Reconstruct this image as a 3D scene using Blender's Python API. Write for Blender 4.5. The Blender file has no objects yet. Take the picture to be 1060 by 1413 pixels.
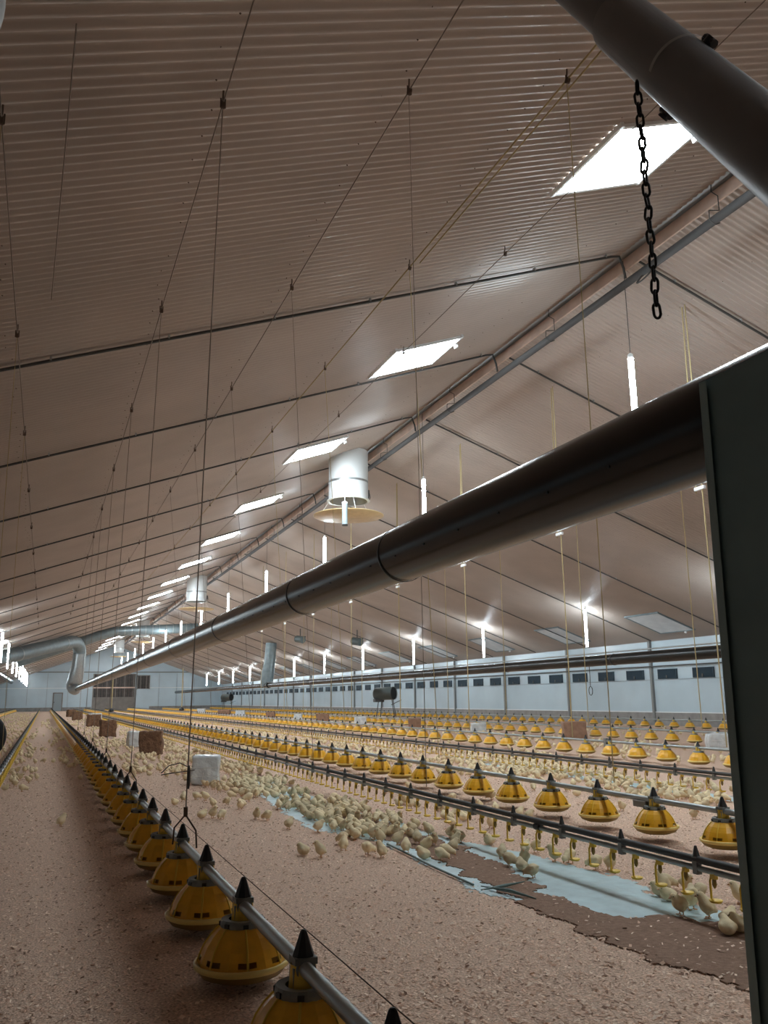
import bpy, bmesh, math, random
import numpy as np
from mathutils import Vector, Matrix
random.seed(7)
rng = np.random.default_rng(11)
S = bpy.context.scene
COL = S.collection
PI = math.pi

# ------------------------------------------------------------------ camera, world, exposure
CAMH = 1.10                       # lens height above the litter
PITCH, YAW, ROLL = math.radians(12.454), math.radians(21.617), math.radians(-0.6636)
cam = bpy.data.cameras.new('camera')
cam.sensor_fit = 'VERTICAL'; cam.sensor_height = 36.0
cam.lens = 1162.777 / 1413 * 36.0
cam.clip_start = 0.02; cam.clip_end = 400
co = bpy.data.objects.new('camera', cam); COL.objects.link(co)
fw = Vector((math.sin(YAW) * math.cos(PITCH), math.cos(YAW) * math.cos(PITCH), math.sin(PITCH)))
r0 = Vector((math.cos(YAW), -math.sin(YAW), 0)); u0 = r0.cross(fw)
rr = r0 * math.cos(ROLL) + u0 * math.sin(ROLL); uu = rr.cross(fw)
M = Matrix((rr, uu, -fw)).transposed().to_4x4(); M.translation = (0, 0, CAMH)
co.matrix_world = M
S.camera = co

w = bpy.data.worlds.new('world'); S.world = w; w.use_nodes = True
w.node_tree.nodes['Background'].inputs[0].default_value = (0.6, 0.75, 1, 1)
w.node_tree.nodes['Background'].inputs[1].default_value = 0.0

S.view_settings.view_transform = 'Standard'; S.view_settings.look = 'None'
S.view_settings.gamma = 1; S.view_settings.use_curve_mapping = False
S.view_settings.exposure = 1.08
TUBE_POWER = 46.0                 # the hanging tubes
SKY_POWER = 20.0                  # daylight through the translucent roof lights
SKY_POWER_R = 0.045
S.cycles.use_denoising = True
S.cycles.max_bounces = 8; S.cycles.diffuse_bounces = 5; S.cycles.glossy_bounces = 3
S.cycles.sample_clamp_indirect = 4.0

# ------------------------------------------------------------------ materials
def mat(name, col, rough=0.6, metal=0.0, spec=0.5, noise=0.0, scale=6.0, bump=0.0, bscale=60.0, emis=0.0,
        ecol=None, col2=None, detail=4.0, rand=0.0, bdist=0.02):
    m = bpy.data.materials.new(name); m.use_nodes = True
    nt = m.node_tree; b = nt.nodes['Principled BSDF']
    b.inputs['Base Color'].default_value = (*col, 1); b.inputs['Roughness'].default_value = rough
    b.inputs['Metallic'].default_value = metal; b.inputs['Specular IOR Level'].default_value = spec
    tc = nt.nodes.new('ShaderNodeTexCoord')
    out = None
    if noise > 0 or col2:
        n = nt.nodes.new('ShaderNodeTexNoise'); n.inputs['Scale'].default_value = scale; n.inputs['Detail'].default_value = detail
        nt.links.new(tc.outputs['Object'], n.inputs['Vector'])
        r = nt.nodes.new('ShaderNodeValToRGB')
        c2 = col2 or tuple(max(0, c * (1 - noise)) for c in col)
        c1 = col if col2 else tuple(min(1, c * (1 + noise * .5)) for c in col)
        r.color_ramp.elements[0].position = 0.32; r.color_ramp.elements[1].position = 0.68
        r.color_ramp.elements[0].color = (*c2, 1); r.color_ramp.elements[1].color = (*c1, 1)
        nt.links.new(n.outputs['Fac'], r.inputs['Fac']); out = r.outputs['Color']
        nt.links.new(out, b.inputs['Base Color'])
    if rand > 0:
        oi = nt.nodes.new('ShaderNodeObjectInfo'); hs = nt.nodes.new('ShaderNodeHueSaturation')
        mr = nt.nodes.new('ShaderNodeMapRange'); mr.inputs[3].default_value = 1 - rand; mr.inputs[4].default_value = 1 + rand * .5
        nt.links.new(oi.outputs['Random'], mr.inputs[0]); nt.links.new(mr.outputs[0], hs.inputs['Value'])
        if out: nt.links.new(out, hs.inputs['Color'])
        else: hs.inputs['Color'].default_value = (*col, 1)
        nt.links.new(hs.outputs[0], b.inputs['Base Color'])
    if bump > 0:
        n2 = nt.nodes.new('ShaderNodeTexNoise'); n2.inputs['Scale'].default_value = bscale; n2.inputs['Detail'].default_value = 3
        nt.links.new(tc.outputs['Object'], n2.inputs['Vector'])
        bp = nt.nodes.new('ShaderNodeBump'); bp.inputs['Strength'].default_value = bump; bp.inputs['Distance'].default_value = bdist
        nt.links.new(n2.outputs['Fac'], bp.inputs['Height']); nt.links.new(bp.outputs['Normal'], b.inputs['Normal'])
    if emis > 0:
        b.inputs['Emission Color'].default_value = (*(ecol or col), 1); b.inputs['Emission Strength'].default_value = emis
    return m

MT = {}
MT['sheet'] = mat('corrugated_fibre_cement', (0.47, 0.405, 0.36), 0.30, noise=0.10, scale=0.7, spec=0.55)
MT['litter'] = mat('wood_shaving_litter', (0.92, 0.68, 0.53), 0.9, col2=(0.44, 0.30, 0.22), scale=85, detail=6, bump=0.7, bscale=110, bdist=0.012, spec=0.2)
MT['flake_a'] = mat('pale_shaving', (0.95, 0.76, 0.61), 0.8, spec=0.2)
MT['flake_b'] = mat('pink_shaving', (0.80, 0.56, 0.42), 0.8, spec=0.2)
MT['flake_c'] = mat('brown_shaving', (0.34, 0.22, 0.16), 0.8, spec=0.2)
MT['crumb'] = mat('feed_crumb', (0.36, 0.235, 0.17), 0.95, col2=(0.26, 0.165, 0.12), scale=40, bump=0.8, bscale=200, spec=0.15, bdist=0.008)
MT['paper'] = mat('blue_plastic_sheet', (0.50, 0.66, 0.70), 0.45, noise=0.12, scale=9, bump=0.35, bscale=14)
MT['paper_dark'] = mat('sheet_underside', (0.13, 0.20, 0.19), 0.6)
MT['panel'] = mat('white_wall_panel', (0.54, 0.66, 0.73), 0.26, noise=0.06, scale=0.8)
MT['kerb'] = mat('concrete_kerb', (0.30, 0.29, 0.28), 0.85, noise=0.2, scale=3, bump=0.2)
MT['steel_dark'] = mat('painted_column', (0.22, 0.23, 0.23), 0.5)
MT['inlet'] = mat('inlet_flap', (0.018, 0.036, 0.052), 0.6, spec=0.15)
MT['inlet_frame'] = mat('inlet_frame', (0.05, 0.075, 0.095), 0.6, spec=0.2)
MT['door_brown'] = mat('brown_slats', (0.085, 0.07, 0.062), 0.6, noise=0.3, scale=4)
MT['door_low'] = mat('grey_brown_board', (0.24, 0.22, 0.20), 0.7, noise=0.15, scale=2)
MT['door_blue'] = mat('grey_blue_door', (0.30, 0.36, 0.39), 0.45)
MT['timber'] = mat('ridge_timber', (0.70, 0.53, 0.44), 0.75, noise=0.15, scale=3)
MT['flash'] = mat('ridge_flashing', (0.40, 0.40, 0.39), 0.5)
MT['galv'] = mat('galvanised_steel', (0.42, 0.45, 0.46), 0.38, metal=0.75, noise=0.12, scale=12)
MT['galv_dull'] = mat('dull_galvanised_duct', (0.24, 0.30, 0.32), 0.42, metal=0.4, noise=0.15, scale=4)
MT['pipe_grey'] = mat('grey_plastic_pipe', (0.065, 0.065, 0.066), 0.7)
MT['feed_pipe'] = mat('grey_feed_pipe', (0.36, 0.40, 0.41), 0.33, metal=0.5, noise=0.1, scale=9)
MT['conduit'] = mat('dark_conduit', (0.065, 0.065, 0.063), 0.5)
MT['duct'] = mat('black_plastic_duct', (0.010, 0.011, 0.011), 0.25, spec=0.42, noise=0.2, scale=3)
MT['duct_seam'] = mat('duct_seam', (0.01, 0.01, 0.011), 0.5)
MT['pvc'] = mat('dark_grey_pvc', (0.135, 0.14, 0.145), 0.42)
MT['pvc_rim'] = mat('pvc_socket_rim', (0.42, 0.42, 0.42), 0.4)  # paler than the tube; the rim's highlight put into its colour
MT['screen'] = mat('dark_green_steel', (0.19, 0.29, 0.31), 0.5, noise=0.15, scale=3)
MT['screen_edge'] = mat('dark_green_steel_edge', (0.26, 0.37, 0.38), 0.45)
MT['black'] = mat('black_plastic', (0.018, 0.018, 0.020), 0.45)
MT['rubber'] = mat('black_rubber', (0.012, 0.012, 0.013), 0.6)
MT['tray_under'] = mat('tray_underside', (0.30, 0.20, 0.05), 0.5)  # pan underside: shade below the rim put into the colour
MT['grille_in'] = mat('grille_inside', (0.40, 0.20, 0.02), 0.6)  # shaded orange for an inner liner added so slots look less black
MT['chain'] = mat('dark_chain_steel', (0.035, 0.033, 0.032), 0.45, metal=0.6)
MT['cord'] = mat('brown_cord', (0.22, 0.185, 0.155), 0.8)
MT['cord_pale'] = mat('yellow_rope', (0.46, 0.37, 0.19), 0.8)
MT['rust'] = mat('rusty_pulley', (0.10, 0.065, 0.045), 0.7)
MT['orange'] = mat('orange_pan_plastic', (0.86, 0.45, 0.025), 0.36, noise=0.08, scale=20)
MT['yellow'] = mat('yellow_plastic', (0.83, 0.56, 0.06), 0.38)
MT['rim'] = mat('pale_yellow_rim', (0.86, 0.67, 0.22), 0.4)
MT['collar'] = mat('grey_collar', (0.20, 0.22, 0.21), 0.45)
MT['white'] = mat('white_plastic', (0.80, 0.82, 0.83), 0.4)
MT['wrap'] = mat('clear_wrap_over_white', (0.74, 0.80, 0.83), 0.22, noise=0.18, scale=7, bump=0.5, bscale=9, spec=0.7, bdist=0.05)
MT['bale'] = mat('brown_peat_block', (0.30, 0.175, 0.105), 0.95, col2=(0.16, 0.09, 0.055), scale=14, bump=1.0, bscale=35, bdist=0.03)
MT['cardboard'] = mat('brown_block_side', (0.36, 0.22, 0.15), 0.9, noise=0.2, scale=8, bump=0.5, bscale=30)
MT['chim'] = mat('white_fan_shaft', (0.72, 0.76, 0.77), 0.4)
MT['chim_in'] = mat('shaft_inside', (0.42, 0.42, 0.42), 0.7)
MT['disc'] = mat('yellowed_plastic_dish', (0.66, 0.50, 0.26), 0.45, noise=0.12, scale=6)
MT['tube'] = mat('lit_tube', (1, 1, 1), 0.4, emis=TUBE_POWER, ecol=(0.80, 0.93, 1.0))
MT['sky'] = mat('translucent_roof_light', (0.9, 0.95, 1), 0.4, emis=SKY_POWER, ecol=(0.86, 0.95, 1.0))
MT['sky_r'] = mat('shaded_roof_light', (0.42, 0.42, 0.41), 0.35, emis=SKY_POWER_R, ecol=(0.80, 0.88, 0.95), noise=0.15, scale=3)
MT['chick'] = mat('chick_down', (0.95, 0.83, 0.58), 0.95, col2=(0.86, 0.71, 0.45), scale=40, rand=0.22, spec=0.1, bump=0.5, bscale=320, bdist=0.004)
MT['chick_leg'] = mat('chick_leg', (0.62, 0.34, 0.17), 0.6)
MT['eye'] = mat('chick_eye', (0.01, 0.01, 0.01), 0.2)
MT['sensor'] = mat('grey_blue_housing', (0.34, 0.42, 0.45), 0.4)
MT['heater'] = mat('dark_heater_barrel', (0.10, 0.13, 0.13), 0.45)
MT['heater_in'] = mat('outlet_shade_black', (0.006, 0.006, 0.006), 0.8)  # shade inside the open barrel end, put into the colour
MT['sack'] = mat('white_sack', (0.62, 0.63, 0.62), 0.6, bump=0.3, bscale=12)
MT['seam'] = mat('panel_seam', (0.33, 0.38, 0.42), 0.5)

# ------------------------------------------------------------------ mesh builder
class MB:
    def __init__(s): s.v = []; s.f = []; s.m = []; s.mats = []; s.sm = []
    def mi(s, m):
        m = MT[m] if isinstance(m, str) else m
        if m not in s.mats: s.mats.append(m)
        return s.mats.index(m)
    def add(s, vs, fs, m, smooth=True):
        o = len(s.v); k = s.mi(m)
        s.v.extend([tuple(v) for v in vs]); s.f.extend([tuple(i + o for i in f) for f in fs])
        s.m.extend([k] * len(fs)); s.sm.extend([smooth] * len(fs)); return s
    def box(s, c, d, m, rot=None, bev=0.0):
        x, y, z = (d[0] / 2, d[1] / 2, d[2] / 2)
        if bev <= 0:
            vs = [(a * x, b * y, e * z) for a in (-1, 1) for b in (-1, 1) for e in (-1, 1)]
            fs = [(0, 1, 3, 2), (4, 6, 7, 5), (0, 4, 5, 1), (2, 3, 7, 6), (0, 2, 6, 4), (1, 5, 7, 3)]
        else:
            bm = bmesh.new(); bmesh.ops.create_cube(bm, size=1)
            for v in bm.verts: v.co = Vector((v.co.x * d[0], v.co.y * d[1], v.co.z * d[2]))
            bmesh.ops.bevel(bm, geom=bm.edges[:], offset=bev, segments=2, affect='EDGES', profile=0.5)
            vs = [v.co.copy() for v in bm.verts]; bm.verts.index_update(); fs = [tuple(v.index for v in f.verts) for f in bm.faces]; bm.free()
        if rot is not None: vs = [rot @ Vector(v) for v in vs]
        return s.add([(v[0] + c[0], v[1] + c[1], v[2] + c[2]) for v in vs], fs, m, False)
    def tube(s, pts, r, m, n=8, cap=True, closed=False):
        pts = [Vector(p) for p in pts]; R = r if isinstance(r, (list, tuple)) else [r] * len(pts)
        vs = []; fs = []; N = len(pts); prev = None
        for i, p in enumerate(pts):
            if closed: t = (pts[(i + 1) % N] - pts[i - 1])
            else: t = (pts[min(i + 1, N - 1)] - pts[max(i - 1, 0)])
            t.normalize()
            if prev is None:
                a = Vector((0, 0, 1)) if abs(t.z) < 0.9 else Vector((1, 0, 0)); e = t.cross(a).normalized()
            else: e = (prev - t * prev.dot(t)).normalized()
            prev = e; g = t.cross(e)
            for k in range(n):
                an = 2 * PI * k / n; vs.append(p + (e * math.cos(an) + g * math.sin(an)) * R[i])
        L = N if closed else N - 1
        for i in range(L):
            for k in range(n):
                a = i * n + k; b = i * n + (k + 1) % n; c = ((i + 1) % N) * n + (k + 1) % n; d = ((i + 1) % N) * n + k
                fs.append((a, b, c, d))
        s.add(vs, fs, m, True)
        if cap and not closed:
            s.add(vs[:n], [tuple(range(n - 1, -1, -1))], m, False); s.add(vs[-n:], [tuple(range(n))], m, False)
        return s
    def lathe(s, prof, m, n=24, c=(0, 0, 0), mod=None, skip=None, smooth=True, ph=0.0):
        """prof: (radius, z) list turned about the vertical; mod(k)-> radius factor; skip(i,k)-> leave a face out"""
        vs = []; fs = []
        for (r, z) in prof:
            for k in range(n):
                f = mod(k) if mod else 1.0; an = 2 * PI * k / n + ph
                vs.append((c[0] + r * f * math.cos(an), c[1] + r * f * math.sin(an), c[2] + z))
        for i in range(len(prof) - 1):
            for k in range(n):
                if skip and skip(i, k): continue
                fs.append((i * n + k, i * n + (k + 1) % n, (i + 1) * n + (k + 1) % n, (i + 1) * n + k))
        return s.add(vs, fs, m, smooth)
    def mesh(s, name):
        me = bpy.data.meshes.new(name); me.from_pydata(s.v, [], s.f)
        for m in s.mats: me.materials.append(m)
        me.polygons.foreach_set('material_index', s.m); me.polygons.foreach_set('use_smooth', s.sm)
        me.update(); return me
    def build(s, name, parent=None, loc=None):
        return put(name, s.mesh(name), parent, loc)

def put(name, me, parent=None, loc=None, rz=0.0):
    o = bpy.data.objects.new(name, me); COL.objects.link(o)
    if parent: o.parent = parent
    if loc is not None: o.location = loc
    if rz: o.rotation_euler = (0, 0, rz)
    return o
def tag(o, label, cat, group=None, kind=None):
    o['label'] = label; o['category'] = cat
    if group: o['group'] = group
    if kind: o['kind'] = kind
    return o
def thing(name, label, cat, loc=(0, 0, 0), group=None, rz=0.0):
    o = bpy.data.objects.new(name, None); COL.objects.link(o); o.location = loc; o.rotation_euler = (0, 0, rz)
    o.empty_display_size = 0.1
    return tag(o, label, cat, group)
def struct(o, label=None, cat=None):
    o['kind'] = 'structure'
    if label: o['label'] = label
    if cat: o['category'] = cat
    return o
ORD = ['nearest', 'second nearest', 'third nearest', 'fourth nearest', 'fifth nearest', 'sixth nearest', 'seventh nearest', 'eighth nearest',
       'ninth nearest', 'tenth nearest', 'eleventh nearest', 'twelfth nearest', 'thirteenth nearest', 'fourteenth nearest', 'fifteenth nearest',
       'sixteenth nearest', 'seventeenth nearest', 'eighteenth nearest', 'nineteenth nearest', 'twentieth nearest']
_T = ['twenty', 'thirty', 'forty', 'fifty', 'sixty']; _U = ['first', 'second', 'third', 'fourth', 'fifth', 'sixth', 'seventh', 'eighth', 'ninth']
def nth(i):
    if i < 20: return ORD[i]
    a, b = divmod(i + 1, 10)
    return (_T[a - 2][:-1] + 'ieth' if b == 0 else _T[a - 2] + '-' + _U[b - 1]) + ' nearest'

# ------------------------------------------------------------------ the building
XR = 8.0; ZR = CAMH + 6.80; TN = math.tan(math.radians(19.78))
XL, XW, Y0, Y1 = -6.5, 21.4, -4.0, 112.0
def zl(x): return ZR - TN * (XR - x)          # underside of the left slope
def zr(x): return ZR - TN * (x - XR)

mb = MB(); mb.add([(XL, Y0, 0), (XW, Y0, 0), (XW, Y1, 0), (XL, Y1, 0)], [(0, 1, 2, 3)], 'litter', False)
struct(mb.build('floor'))

def corrugated(name, xa, xb, zf, pitch=0.106, amp=0.016):
    ys = np.arange(Y0, Y1, pitch / 8); off = amp * np.cos(2 * PI * ys / pitch)
    vs = []; fs = []
    for y, o in zip(ys, off):
        vs.append((xa, y, zf(xa) + o + amp)); vs.append((xb, y, zf(xb) + o + amp))
    n = len(ys)
    fs = [(2 * i, 2 * i + 1, 2 * i + 3, 2 * i + 2) for i in range(n - 1)]
    m = MB(); m.add(vs, fs, 'sheet', True); return struct(m.build(name))
corrugated('ceiling', XL, 8.02, zl)
corrugated('ceiling', 8.15, XW, zr)
mb = MB(); mb.add([(7.70, Y0, zl(7.70) + .09), (8.0, Y0, ZR + .10), (8.35, Y0, zr(8.35) + .09), (7.70, Y1, zl(7.70) + .09), (8.0, Y1, ZR + .10), (8.35, Y1, zr(8.35) + .09)],
                  [(0, 1, 4, 3), (1, 2, 5, 4)], 'flash', False)
struct(mb.build('trim_1'))
mb = MB(); mb.box((8.13, (Y0 + Y1) / 2, ZR - .11), (.03, Y1 - Y0, .20), 'timber'); struct(mb.build('trim_2'))

KH = 0.46
def wall(name, a, b, top):     # side walls along the hall
    m = MB(); x = a
    m.box((x + (b - a) / 2, (Y0 + Y1) / 2, (KH + top) / 2), (abs(b - a), Y1 - Y0, top - KH), 'panel')
    return struct(m.build(name))
wall('wall_right', XW, XW + .12, zr(XW) + .03)
wall('wall_left', XL - .12, XL, zl(XL) + .03)
m = MB(); m.box((XW + .02, (Y0 + Y1) / 2, KH / 2), (.16, Y1 - Y0, KH), 'kerb'); struct(m.build('baseboard_right'))
m = MB(); m.box((XL - .02, (Y0 + Y1) / 2, KH / 2), (.16, Y1 - Y0, KH), 'kerb'); struct(m.build('baseboard_left'))
m = MB(); m.box((XW - .02, (Y0 + Y1) / 2, KH + .015), (.06, Y1 - Y0, .035), 'white'); struct(m.build('trim_3'))
m = MB(); m.box((XW - .012, (Y0 + Y1) / 2, CAMH + .555), (.02, Y1 - Y0, .018), 'seam'); struct(m.build('trim_4'))
for nm, y, t in (('wall_far', Y1, .15), ('wall_near', Y0 - .15, .15)):
    m = MB(); pr = [(XL, 0), (XW, 0), (XW, zr(XW)), (XR, ZR + .12), (XL, zl(XL))]
    vs = [(x, y, z) for x, z in pr] + [(x, y + t, z) for x, z in pr]
    fs = [(0, 1, 2, 3, 4), (9, 8, 7, 6, 5)] + [(i, i + 5, (i + 1) % 5 + 5, (i + 1) % 5) for i in range(5)]
    m.add(vs, fs, 'panel' if y > 0 else 'door_brown', False); struct(m.build(nm))  # near wall, out of view, darkened to cut bounced light
# the far wall: kerb, tie rail, mid rail, seams
YF = Y1 - .02
m = MB(); m.box(((XL + 5.4) / 2, YF, .22), (5.4 - XL, .08, .44), 'kerb'); m.box(((12.3 + XW) / 2, YF, .22), (XW - 12.3, .08, .44), 'kerb'); struct(m.build('baseboard_far'))
m = MB(); m.box(((XL + XW) / 2, YF, CAMH + 3.55), (XW - XL - 5, .06, .13), 'steel_dark'); struct(m.build('trim_5'))
m = MB(); m.box(((XL + XW) / 2, YF, CAMH + 1.62), (XW - XL, .05, .07), 'white'); struct(m.build('trim_6'))
m = MB()
for x in (-4.2, -2.0, .2, 2.6, 4.9, 13.4, 15.6, 17.8, 20): m.box((x, YF, 2.3), (.05, .03, 4.4 if -1 < x < 16 else 3.2), 'seam')
struct(m.build('trim_7'))
def door(name, x0, x1, z0, z1, ms, slats=0, split=None):
    o = struct(MB().box(((x0 + x1) / 2, YF - .03, (z0 + z1) / 2), (x1 - x0, .06, z1 - z0), ms).build(name))
    f = MB()
    for x in (x0, x1): f.box((x, YF - .05, (z0 + z1) / 2), (.12, .08, z1 - z0 + .1), 'door_low')
    f.box(((x0 + x1) / 2, YF - .05, z1), (x1 - x0, .08, .12), 'door_low'); f.build('door_frame', o)
    if slats:
        q = MB()
        for i in range(slats): q.box((x0 + (i + .5) * (x1 - x0) / slats, YF - .08, ((split or z0) + z1) / 2), (.07, .05, z1 - (split or z0)), 'door_low' if i % 3 == 1 else 'black')
        q.build('slats', o)
    if split:
        q = MB(); q.box(((x0 + x1) / 2, YF - .07, (z0 + split) / 2), (x1 - x0 - .1, .05, split - z0), 'door_low'); q.box(((x0 + x1) / 2, YF - .11, split + 1.15), (x1 - x0, .05, .16), 'timber'); q.build('board', o)
    return o
door('door_1', 5.5, 10.45, 0, 4.4, 'door_brown', 14, 1.6)
door('door_2', 10.75, 12.2, 2.6, 4.2, 'door_brown', 6)
o = door('door_3', .98, 2.0, 0, 2.15, 'door_blue'); MB().box((1.1, YF - .09, 1.05), (.05, .06, .16), 'black').build('door_handle', o)

# right wall: columns, rail pipe, air inlets
k = 0
for y in np.arange(15.3, 110, 5.62):
    m = MB(); m.box((XW - .05, y, 1.55), (.10, .11, 3.1), 'steel_dark'); o = m.build('trim_%d' % (8 + k)); struct(o); k += 1
t = tag(MB().tube([(XW - .12, Y0 + .5, CAMH + 1.05), (XW - .12, Y1 - 1, CAMH + 1.05)], .022, 'conduit').build('winch_rod'), 'long thin dark rod running above the row of wall inlets', 'rod')
fr = MB()
for a, b in (((0, 0, .165), (.06, 1.02, .03)), ((0, 0, -.165), (.06, 1.02, .03)), ((0, .5, 0), (.06, .03, .36)), ((0, -.5, 0), (.06, .03, .36))): fr.box(a, b, 'inlet_frame')
fr = fr.mesh('inlet_frame')
fl = MB().box((-.01, 0, 0), (.03, .98, .31), 'inlet', Matrix.Rotation(.12, 3, 'Y')).mesh('inlet_flap')
cl = MB().box((-.045, 0, -.10), (.03, .06, .10), 'conduit').mesh('inlet_catch')
for i, y in enumerate(np.arange(14.45, 108, 1.87)):
    t = thing('air_inlet', nth(i) + ' dark rectangular air inlet flap high in the white side wall', 'air inlet', (XW - .03, y, CAMH + .76), 'air inlets along the side wall')
    put('inlet_frame', fr, t); put('inlet_flap', fl, t); put('inlet_catch', cl, t)

# screw heads in rows along the purlins
m = MB()
for x in (-1.9, -.62, .82, 2.22, 3.70, 5.10, 6.9, 9.4, 10.8, 12.2, 13.6, 15, 16.4, 17.8):
    for y in np.arange(1.0, 40, .318):
        zz = (zl(x) if x < 8 else zr(x)) - .004; a = random.uniform(-.05, .05); r = .009
        m.add([(x + a + r, y, zz), (x + a, y + r, zz), (x + a - r, y, zz), (x + a, y - r, zz), (x + a, y, zz - .012)], [(0, 1, 4), (1, 2, 4), (2, 3, 4), (3, 0, 4)], 'rust', False)
tag(m.build('roof_screws'), 'rows of small dark screw heads across the corrugated ceiling', 'screws', kind='stuff')
# roof lights
RXL = Matrix.Rotation(-math.radians(19.78), 3, 'Y'); RXR = Matrix.Rotation(math.radians(19.78), 3, 'Y')
wn = 1
def skylight(xc, yc, side, lx, ly, ms):
    global wn
    z = (zl if side < 0 else zr)(xc) - .015; R = RXL if side < 0 else RXR
    m = MB(); m.box((0, 0, 0), (lx, ly, .012), ms, R); o = m.build('window_%d' % wn, None, (xc, yc, z)); struct(o); wn += 1
    f = MB()
    for a, d in (((lx / 2, 0, 0), (.045, ly + .09, .05)), ((-lx / 2, 0, 0), (.045, ly + .09, .05)), ((0, ly / 2, 0), (lx, .045, .05)), ((0, -ly / 2, 0), (lx, .045, .05))):
        f.box(R @ Vector(a), d, 'white' if side < 0 else 'galv_dull', R)
    f.build('window_frame', o)
    g = MB().box(R @ Vector((lx / 2 + .03, -ly * .25, -.05)), (.05, .07, .07), 'white', R); g.build('window_latch', o)
for i in range(-1, 17): skylight(5.78, 6.85 + 6.15 * i, -1, 1.34, 1.26, 'sky')  # first one, out of view, added to light the near end
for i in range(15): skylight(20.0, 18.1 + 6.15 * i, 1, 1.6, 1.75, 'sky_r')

# ------------------------------------------------------------------ roof services
# conduits on every truss line: up the left slope, a loop over the ridge, down the right slope
for i in range(24):
    y = 9.76 + 4.085 * i if i < 3 else 9.76 + 4.12 * i
    if y > 108: break
    m = MB(); d = .055
    m.tube([(XL + .3, y, zl(XL + .3) - d), (0, y, zl(0) - d), (7.7, y, zl(7.7) - d), (7.86, y, zl(7.86) - d - .02), (7.94, y + .02, ZR - .30), (7.97, y + .03, ZR - .46)], .020, 'conduit', 6)
    m.tube([(8.24, y, zr(8.24) - d), (XW - .2, y, zr(XW - .2) - d)], .020, 'conduit', 6)
    o = m.build('conduit_pipe'); tag(o, nth(i) + ' thin dark pipe crossing the ceiling slope and ridge', 'pipe', 'thin pipes across the ceiling')
    q = MB()
    for x in np.arange(-1.5, 20.6, 1.3): q.box((x, y, (zl(x) if x < 8 else zr(x)) - .03), (.02, .05, .05), 'galv')
    q.build('clip', o)
# ridge pipe with hangers
t = thing('ridge_pipe', 'long grey water pipe hung beneath the ridge of the roof', 'pipe', (8.0, 0, CAMH + 6.27))
MB().tube([(0, Y0 + .4, 0), (0, Y1 - .5, 0)], .062, 'pipe_grey', 12).build('pipe_run', t)
hb = MB().tube([(0, 0, .62), (-.02, 0, .42), (.09, 0, .38), (.09, 0, .16), (-.09, 0, .12), (-.1, 0, -.02), (0, 0, -.075), (.08, 0, -.03)], .008, 'conduit', 5).mesh('pipe_hanger')
for i in range(28): put('pipe_hanger', hb, t, (0, 7.9 + 4.08 * i / 1.0 if 7.9 + 4.08 * i < 110 else 110, 0))
lp = MB().tube([(.10 * math.cos(a), .14 * math.sin(a) + .02 * a / 6, .14 * math.cos(a * 1.0) * 0 + .12 * math.sin(a + 1.57)) for a in np.linspace(0, 12.4, 40)], .012, 'conduit', 5).mesh('cable_coil')
put('cable_coil', lp, t, (-.05, 9.3, -.12))
# longitudinal hoist cables with pulleys
def pulley_mesh():
    m = MB(); m.tube([(0, 0, .14), (.0, .01, .05)], .009, 'rust', 5)
    m.tube([(-.016, 0, 0), (.016, 0, 0)], .036, 'rust', 12); m.tube([(-.02, 0, .06), (-.02, 0, -.03)], .008, 'rust', 5); m.tube([(.02, 0, .06), (.02, 0, -.03)], .008, 'rust', 5)
    return m.mesh('pulley')
PM = pulley_mesh()
CAB = [(-.50, 'over the leftmost drinker line'), (.875, 'over the nearest feeder line'), (2.30, 'over the drinker line beside the plastic strip'), (3.77, 'over the second feeder line'), (5.16, 'nearest the roof lights')]
DROPX = {0: -.45, 1: .80, 2: 3.15, 3: 4.42, 4: 6.7}
for ci, (x, wh) in enumerate(CAB):
    z = zl(x) - .17
    T = thing('hoist_line', 'taut ceiling cable with pulleys ' + wh, 'hoist', (x, 0, z))
    cm = 'cord' if ci != 3 else 'cord_pale'
    MB().tube([(0, Y0 + .5, 0), (0, 44, 0)], .0055 if ci != 3 else .009, cm, 5).build('hoist_cable', T)
    if ci == 3: MB().tube([(.06, Y0 + .5, -.02), (.06, 8.4, -.02)], .008, 'cord_pale', 5).build('hoist_cable', T)
    ys = [5.17 + 3.4 * i for i in range((12, 12, 10, 8)[ci])] if ci != 4 else [8.65 + 3.4 * i for i in range(6)]
    for i, y in enumerate(ys): put('pulley', PM, T, (0, y, -.01)).scale = (.75, .75, .8)
    if ci == 4: continue
    ex = DROPX[ci] - x; zb = {0: .42, 1: .47, 2: .34, 3: .40}[ci] - z; dy = {0: .0, 1: .0, 2: 1.85, 3: .9}[ci]
    for y in ys[:(3, 6, 5, 4)[ci]]:
        MB().tube([(0, y + .01, -.04), (ex / 2, y + dy / 2, zb / 2), (ex, y + dy, zb)], (.003, .004, .003, .0045)[ci], cm if ci else 'cord_pale', 5).build('hoist_cord', T)
tag(MB().tube([(-.095, 4.45, zl(-.1) - .1), (-.20, 8.05, zl(-.2) - .1)], .0055, 'cord', 5).build('slack_cable'), 'short slanting cable on the ceiling between the leftmost hoist cables', 'cable')
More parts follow.
